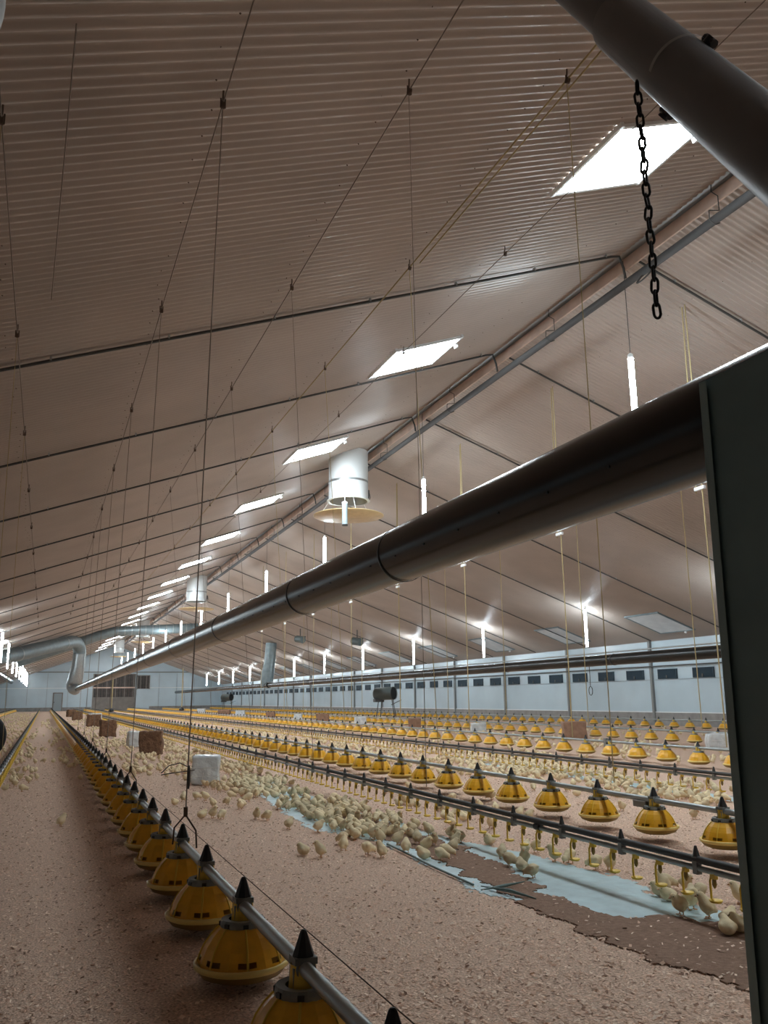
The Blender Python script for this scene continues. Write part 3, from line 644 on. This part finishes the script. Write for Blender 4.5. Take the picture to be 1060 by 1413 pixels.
block('box', 12.72, 29.29, 0.45, 0.36, 0.34, -.4, 'brown bale, second brown one in the row by the fourth line', 12)
block('white', 12.72, 35.14, 0.49, 0.38, 0.31, -.4, 'white wrapped bale, third white one in the row by the fourth line', 13)
block('box', 12.72, 40.57, 0.61, 0.43, 0.36, -.4, 'brown bale, third brown one in the row by the fourth line', 14)
block('white', 12.72, 44.95, 0.43, 0.37, 0.31, -.4, 'white wrapped bale, fourth white one in the row by the fourth line', 15)
block('box', 12.72, 50.97, 0.50, 0.42, 0.34, -.4, 'brown bale, fourth brown one in the row, below the grey duct leg', 16)
block('white', 12.72, 59.62, 0.63, 0.45, 0.37, -.4, 'rounded white wrapped bale far off in the block row', 17)
block('box', 12.72, 65.36, 0.89, 0.44, 0.37, -.4, 'wide brown bale far off in the block row', 18)
block('white', 12.72, 75.63, 0.63, 0.45, 0.37, -.4, 'tiny white bale farthest off in the block row', 19)

# ------------------------------------------------------------------ near things
# slotted steel screen beside the duct end
t = thing('steel_screen', 'tall dark green steel screen standing beside the black duct end', 'screen', (1.78, 0, 0))
yf = 1.877
def shear(pts): return [(x, y + (2.02 - z) * .018, z) for x, y, z in pts]
m = MB(); m.add(shear([(0, yf, .0), (0, -.6, .0), (0, -.6, 2.02), (0, yf, 2.02), (.03, yf, .0), (.03, -.6, .0), (.03, -.6, 2.02), (.03, yf, 2.02)]),
                [(0, 1, 2, 3), (7, 6, 5, 4), (0, 3, 7, 4), (3, 2, 6, 7), (2, 1, 5, 6), (1, 0, 4, 5)], 'screen', False)
m.box((-.004, 1.45, 1.62), (.008, .018, .018), 'black'); m.build('panel', t)
m = MB(); m.add(shear([(-.012, yf, 0), (-.012, yf - .03, 0), (-.012, yf - .03, 2.015), (-.012, yf, 2.015), (.05, yf + .004, 0), (.05, yf + .004, 2.015)]), [(0, 1, 2, 3), (0, 3, 5, 4)], 'screen_edge', False); m.build('edge_flange', t)
# sloping auger tube overhead with clamp and chain
dirv = Vector((-.03, -.30, -.47))
A = Vector((1.70, 1.99, CAMH + 2.25)); C = Vector((1.68, 1.73, CAMH + 1.86)); B = Vector((1.65, 1.43, CAMH + 1.39))
dv = (B - A).normalized()
t = thing('auger_tube', 'thick dark grey feed tube sloping overhead with a clamped joint', 'tube')
top = A - dv * 2.6
MB().tube([top, A + dv * .03], .083, 'pvc', 32).build('upper_tube', t)
MB().tube([A - dv * .06, A - dv * .04, B + dv * 1.2], [.088, .099, .099], 'pvc', 40).build('socket_tube', t)
q = MB(); q.tube([C - dv * .008, C + dv * .008], .1030, 'pvc_rim', 40, cap=False); q.build('joint_rim', t)
s1 = dv.cross((C - Vector((0, 0, CAMH))).normalized()).normalized()
for sg in (-1, 1):
    b = MB(); p = C + s1 * .105 * sg + dv * (.02 if sg > 0 else .08); b.tube([p - dv * .03, p + dv * .03], .013, 'black', 8); b.tube([p - s1 * .02, p + s1 * .012 * sg], .017, 'black', 8); b.build('clamp_bolt', t)
t = thing('chain', 'dark steel link chain hanging from the sloping feed tube', 'chain', (1.585, 1.82, CAMH + 1.845))
lk = [(.010 * math.cos(a), 0, .0165 * math.sin(a) + .0075 * (1 if math.sin(a) > 0 else -1)) for a in np.linspace(0, 2 * PI, 17)[:-1]]
LK = MB().tube(lk, .0042, 'chain', 6, closed=True).mesh('chain_link')
for i in range(20): 
    o = put('chain_link', LK, t, (.0, .0, -.0395 * i)); o.rotation_euler = (random.uniform(-.06, .06), random.uniform(-.12, .12), (i % 2) * PI / 2 + .5 + random.uniform(-.15, .15))
# tyre at the left
t = thing('wheel', 'black rubber wheel cut off by the picture edge beyond the leftmost drinker line', 'wheel', (-1.10, 18.4, .46), rz=.25)
R = .46; m = MB(); m.lathe([(R - .16, -.09), (R - .05, -.11), (R, -.07), (R, .07), (R - .05, .11), (R - .16, .09)], 'rubber', 36); o = m.build('tyre', t); o.rotation_euler = (PI / 2, 0, 0)
m = MB(); m.lathe([(0, -.06), (.12, -.06), (R - .16, -.05), (R - .155, .05), (.12, .06), (0, .06)], 'galv', 24); o = m.build('hub', t); o.rotation_euler = (PI / 2, 0, 0)
# white sack edge, upper left
bm = bmesh.new(); bmesh.ops.create_uvsphere(bm, u_segments=24, v_segments=20, radius=1)
for v in bm.verts:
    c = v.co; k = 1 + .10 * math.sin(c.z * 9 + 1) * (c.x > 0) + .06 * math.sin(c.y * 6 + c.z * 4); v.co = Vector((c.x * .13 * k, c.y * .10 * k, c.z * .34))
me = bpy.data.meshes.new('sack'); bm.to_mesh(me); bm.free(); me.materials.append(MT['sack'])
for p in me.polygons: p.use_smooth = True
t = thing('plastic_sack', 'white plastic sack hanging at the upper left edge', 'sack', (-.262, 1.44, CAMH + 1.40))
put('sack_body', me, t); MB().tube([(0, 0, .33), (0, 0, zl(-.26) - CAMH - 1.43)], .006, 'cord', 5).build('tie', t)

# ------------------------------------------------------------------ chicks
def ell(bm, c, r, rot=None, seg=12):
    res = bmesh.ops.create_uvsphere(bm, u_segments=seg, v_segments=seg - 2, radius=1)
    for v in res['verts']:
        p = Vector((v.co.x * r[0], v.co.y * r[1], v.co.z * r[2]))
        if rot: p = rot @ p
        v.co = p + Vector(c)
def remeshed(bm, vox):
    me = bpy.data.meshes.new('tmp'); bm.to_mesh(me); bm.free(); o = bpy.data.objects.new('tmp', me); COL.objects.link(o)
    md = o.modifiers.new('r', 'REMESH'); md.mode = 'VOXEL'; md.voxel_size = vox
    sm = o.modifiers.new('s', 'SMOOTH'); sm.iterations = 4; sm.factor = .5
    dg = bpy.context.evaluated_depsgraph_get(); dg.update(); ev = o.evaluated_get(dg); m2 = ev.to_mesh()
    vs = [v.co.copy() for v in m2.vertices]; fs = [tuple(p.vertices) for p in m2.polygons]; ev.to_mesh_clear()
    bpy.data.objects.remove(o); bpy.data.meshes.remove(me); return vs, fs
def chick_mesh(pose, vox=.0055):
    # head towards +x; about 0.10 m tall when upright
    bm = bmesh.new(); RY = lambda a: Matrix.Rotation(a, 3, 'Y')
    low = .018 if pose == 'sit' else 0
    if pose == 'stand': bc, br, ba, hc = (0, 0, .052), (.041, .034, .034), -.35, (.031, 0, .082)
    elif pose == 'alert': bc, br, ba, hc = (-.004, 0, .052), (.038, .033, .034), -.65, (.021, 0, .091)
    elif pose == 'peck': bc, br, ba, hc = (-.004, 0, .054), (.041, .034, .034), .30, (.050, 0, .036)
    else: bc, br, ba, hc = (0, 0, .034), (.046, .037, .033), -.1, (.032, 0, .062)
    ell(bm, bc, br, RY(ba)); ell(bm, hc, (.0205, .0190, .0190))
    mid = (Vector(bc) * .45 + Vector(hc) * .55); ell(bm, mid, (.025, .024, .025))
    tl = Vector(bc) + RY(ba) @ Vector((-.035, 0, .006)); ell(bm, tl, (.014, .013, .011), RY(ba + .3))
    for s in (-1, 1): ell(bm, Vector(bc) + RY(ba) @ Vector((-.008, s * br[1] * .82, .004)), (.026, .009, .015), RY(ba + .25))
    if pose != 'sit':
        for s in (-1, 1): ell(bm, (bc[0] - .002, s * .014, .028), (.012, .011, .016))
    vs, fs = remeshed(bm, vox); b = MB(); b.add(vs, fs, 'chick', True)
    hd = Vector(hc); f = Vector((1, 0, -.15)) if pose != 'peck' else Vector((.55, 0, -.85)); f.normalize()
    b.tube([hd + f * .015, hd + f * .023, hd + f * .030], [.0062, .0042, .0008], 'chick_leg', 6)
    up = Vector((0, 1, 0))
    for s in (-1, 1): 
        e = hd + f * .009 + up * s * .0145 + Vector((0, 0, .005)); b.lathe([(0, -.0028), (.0024, -.0014), (.0028, 0), (.0024, .0014), (0, .0028)], 'eye', 6, c=e)
    if pose != 'sit':
        for s in (-1, 1):
            x0 = bc[0] - .002; b.tube([(x0, s * .014, .03), (x0 - .004, s * .015, .014), (x0, s * .015, .003)], .0026, 'chick_leg', 5)
            for a in (-.5, 0, .5): b.tube([(x0, s * .015, .003), (x0 + .017 * math.cos(a), s * .015 + .017 * math.sin(a), .002)], .0018, 'chick_leg', 4)
            b.tube([(x0, s * .015, .003), (x0 - .010, s * .015, .002)], .0018, 'chick_leg', 4)
    return b
POSES = ['stand', 'peck', 'alert', 'sit']
CB = {p: chick_mesh(p) for p in POSES}; CM = {p: CB[p].mesh('chick') for p in POSES}
CLo = {p: chick_mesh(p, .013) for p in POSES}
# places: those read one by one in the photo
HAND = {
 'a': ('small yellow chick in the loose group beside the nearest white bale', 'chicks near the white bale', [(1.38, 9.68), (1.51, 9.94), (1.67, 10.08), (1.75, 9.93), (1.72, 9.3), (1.89, 9.42), (2.05, 10.01), (1.94, 8.99), (1.98, 9.08), (2.16, 9.6), (1.47, 8.51), (1.57, 8.46), (1.63, 8.35), (2.11, 11.23), (2.18, 11.19)]),
 'b': ('pale yellow chick standing by the front edge of the torn blue sheet', 'chicks by the torn sheet edge', [(1.93, 8.2), (2.0, 8.08), (2.04, 7.47), (2.22, 7.19), (2.3, 8.81), (2.35, 8.65), (2.54, 10.2), (2.57, 9.93), (2.5, 11.74)]),
 'c': ('pale yellow chick in the crowd on the brown feed crumbs', 'chicks on the feed crumbs', [(2.48, 6.43), (2.59, 6.33), (2.51, 5.98), (2.53, 5.71), (2.61, 5.6), (2.70, 5.70), (2.82, 5.84), (2.82, 6.17), (2.73, 6.28), (2.81, 6.6), (2.92, 6.0), (2.66, 5.95)]),
 'd': ('pale chick in the small huddle by the blue sheet mid strip', 'huddle on the blue sheet', [(3.02, 5.48), (2.93, 5.21), (2.94, 5.08), (3.07, 5.26), (2.88, 4.85)]),
 'e': ('chick standing below the yellow cups of the nearest drinker line', 'chicks under the nearest drinker line', [(3.08, 6.41), (3.06, 6.21), (3.34, 6.94), (3.22, 6.03), (3.62, 6.74), (3.27, 5.58), (3.36, 5.59), (3.29, 5.25), (3.35, 5.15), (3.38, 4.9), (3.46, 4.85)]),
 'f': ('pale chick in the tight huddle at the right end of the blue sheet', 'huddle at the near end of the sheet', [(3.34, 4.2), (3.24, 4.03), (3.42, 4.26), (3.09, 3.76), (3.17, 3.66), (3.49, 4.18), (3.31, 3.93), (3.41, 3.98), (3.27, 4.14), (3.22, 3.83)]),
 'g': ('chick beside the orange pans of the second feeder line', 'chicks by the second feeder line', [(4.13, 7.14), (4.14, 6.99), (4.61, 8.55), (4.13, 8.54), (5.52, 6.43), (5.87, 6.79), (5.29, 7.17)]),
 'h': ('brownish chick among the loose groups in the open aisle', 'chicks in the aisle', [(-.39, 12.24), (-.36, 13.42), (-.1, 13.66), (-.03, 13.6), (.56, 13.42), (-.32, 15.08), (-.22, 15.17), (-.11, 14.73), (-.06, 15.18), (.07, 17.37), (.23, 17.28), (.2, 25.48), (.3, 24.07), (.44, 16.53), (.48, 15.82), (.55, 15.88), (.62, 16.4), (.02, 21.43), (.1, 21.39), (-.12, 21.53), (-.28, 21.63), (.46, 20.68), (.6, 20.59), (.62, 20.07), (-.39, 17.01), (-.32, 17.28), (-.08, 17.14)]),
}
SOLO = [((.22, 8.53), 'alert', .4, 'lone chick standing in the empty aisle, nearest one there'), ((-.18, 11.98), 'peck', .2, 'single chick pecking in the near aisle beside the leftmost drinker line'),
        ((1.81, 6.22), 'sit', 2.2, 'plump chick sitting on open litter before the torn sheet, back turned'), ((1.89, 6.08), 'alert', 2.9, 'slim upright chick beside the plump sitting one on open litter'),
        ((2.13, 6.26), 'alert', 1.0, 'upright chick in front of a pecking one, before the torn sheet'), ((2.21, 6.53), 'peck', 2.0, 'chick with lowered head right behind the upright chick before the sheet'),
        ((2.23, 6.02), 'peck', .3, 'chick leaning forward towards the curled sheet edge'), ((2.28, 5.88), 'alert', 2.0, 'upright chick touching the curled sheet edge'),
        ((3.53, 3.82), 'alert', 2.4, 'single upright chick with dark head beside the steel screen edge'), ((3.03, 3.37), 'sit', 1.2, 'front chick of the trio on brown crumbs by the steel screen'),
        ((3.12, 3.38), 'sit', 1.9, 'chick half hidden by the steel screen in the trio on brown crumbs'), ((3.16, 3.50), 'sit', .3, 'rear chick of the trio on brown crumbs by the steel screen')]
occ = {}
def free(x, y, d):
    gx, gy = int(x // .12), int(y // .12)
    for i in range(gx - 1, gx + 2):
        for j in range(gy - 1, gy + 2):
            for (a, b) in occ.get((i, j), ()):
                if (a - x) ** 2 + (b - y) ** 2 < d * d: return False
    return True
def take(x, y): occ.setdefault((int(x // .12), int(y // .12)), []).append((x, y))
PANS = [(0.80, y) for y in y1[:40]] + [(4.40, y) for y in rng_y(2.7, .733)[:60]] + [(9.35, y) for y in rng_y(7.0, .735)[:60]] + [(13.45, y) for y in rng_y(9.5, .735)]
BAL = [(12.72, 19.02), (12.72, 13.95), (12.72, 24.3), (2.08, 11.85), (2.12, 18.6), (2.1, 21.7), (1.9, 28.4), (2.1, 40.8), (13.7, 20.5), (13.95, 15.3), (14.1, 26.9)]
ALL = []    # x, y, z, rz, pose, scale, label, group
def ground(x, y):
    if inside(np.array([x]), np.array([y]), BROWN)[0]: return .007
    if inside(np.array([x]), np.array([y]), BLUE)[0]: return .004
    return .004
for p, pose, rz, lab in SOLO: ALL.append((*p, ground(*p), rz, pose, 1.08, lab, None)); take(*p)
for key, (lab, grp, pts) in HAND.items():
    for p in pts:
        if not free(*p, .045): continue
        pose = random.choices(POSES, (.42, .28, .14, .16))[0]; ALL.append((*p, ground(*p), random.uniform(0, 2 * PI), pose, random.uniform(.98, 1.14), lab, grp)); take(*p)
REG = [  # x0,x1,y0,y1,count,label,group,clump
 (2.35, 3.05, 6.6, 9.2, 120, 'pale chick in the dense crowd along the torn blue sheet', 'crowd along the torn sheet'),
 (1.9, 3.1, 9.8, 14, 170, 'pale chick in the crowd behind the nearest white bale', 'crowd behind the white bale'),
 (1.25, 3.3, 13, 26, 430, 'small chick in the spread crowd around the brown and white bales', 'crowd around the bales'),
 (1.2, 3.6, 26, 60, 260, 'tiny chick far down the strip with the bales', 'far chicks by the bales'),
 (5.9, 7.5, 7.0, 14, 330, 'pale chick in the dense crowd under the second drinker line', 'crowd under the second drinker line'),
 (5.2, 8.0, 11, 34, 760, 'small chick in the wide crowd between second and third feeder lines', 'crowd between the feeder lines'),
 (4.8, 8.6, 30, 70, 420, 'tiny chick far down between second and third feeder lines', 'far chicks between the feeder lines'),
 (4.65, 6.0, 7.0, 14, 26, 'chick on the pale litter just behind the second feeder line', 'chicks behind the second feeder line'),
 (3.4, 4.2, 7.2, 22, 70, 'chick between the nearest drinker line and second feeder line', 'chicks between drinker and feeder line'),
 (8.2, 13.0, 11, 30, 330, 'small chick around the third feeder line', 'chicks around the third feeder line'),
 (10, 21, 16, 60, 420, 'tiny chick far off towards the inlet wall', 'far chicks towards the inlet wall'),
 (-.42, -.1, 12.5, 40, 60, 'chick beside the leftmost drinker line in the aisle', 'chicks along the leftmost drinker line'),
 (.35, .62, 13, 40, 60, 'chick at the aisle edge by the nearest feeder line', 'chicks at the aisle edge'),
 (-.1, .35, 22, 60, 45, 'tiny chick scattered far down the middle of the aisle', 'far chicks in the aisle'),
 (-3.2, -.6, 20, 90, 620, 'tiny chick in the field beyond the leftmost drinker line', 'far left chicks'),
]
for (a, b, c, d, n, lab, grp) in REG:
    k = 0; tr = 0
    cl = [(random.uniform(a, b), random.uniform(c, d)) for _ in range(max(4, n // 12))]
    while k < n and tr < n * 12:
        tr += 1
        if random.random() < .72:
            q = random.choice(cl); x = random.gauss(q[0], (b - a) * .09); y = random.gauss(q[1], (d - c) * .035)
        else: x, y = random.uniform(a, b), random.uniform(c, d)
        if not (a <= x <= b and c <= y <= d) or not free(x, y, .07): continue
        if any((x - px) ** 2 + (y - py) ** 2 < .245 ** 2 for px, py in PANS) or any((x - px) ** 2 + (y - py) ** 2 < .38 ** 2 for px, py in BAL): continue
        pose = random.choices(POSES, (.40, .25, .12, .23))[0]
        ALL.append((x, y, ground(x, y), random.uniform(0, 2 * PI), pose, random.uniform(.95, 1.12), lab, grp)); take(x, y); k += 1
ALL.sort(key=lambda q: (q[7] is not None, math.hypot(q[0], q[1])))
for (x, y, z, rz, pose, sc, lab, grp) in ALL[:300]:
    o = put('chick', CM[pose], None, (x, y, z), rz); o.scale = (sc,) * 3; tag(o, lab, 'chick', grp)
VV = []; FF = []; MM = []; off = 0
for p in POSES:
    b = CLo[p]; V = np.array(b.v); F = b.f; mm = [ [MT['chick'], MT['chick_leg'], MT['eye']].index(b.mats[i]) for i in b.m]
    for (x, y, z, rz, pose, sc, lab, grp) in ALL[300:]:
        if pose != p: continue
        c, s_ = math.cos(rz), math.sin(rz); W = V * sc
        VV.append(np.stack([W[:, 0] * c - W[:, 1] * s_ + x, W[:, 0] * s_ + W[:, 1] * c + y, W[:, 2] + z], 1)); FF += [tuple(i + off for i in f) for f in F]; MM += mm; off += len(V)
me = bpy.data.meshes.new('chick_flock'); me.from_pydata(np.concatenate(VV).tolist(), [], FF)
for k in ('chick', 'chick_leg', 'eye'): me.materials.append(MT[k])
me.polygons.foreach_set('material_index', MM); me.polygons.foreach_set('use_smooth', [True] * len(FF)); me.update()
o = put('chick_flock', me); tag(o, 'thousands of tiny distant yellow chicks spread over the litter', 'chicks', kind='stuff')
print('chicks', len(ALL), 'flock faces', len(FF), 'objects', len(S.objects))
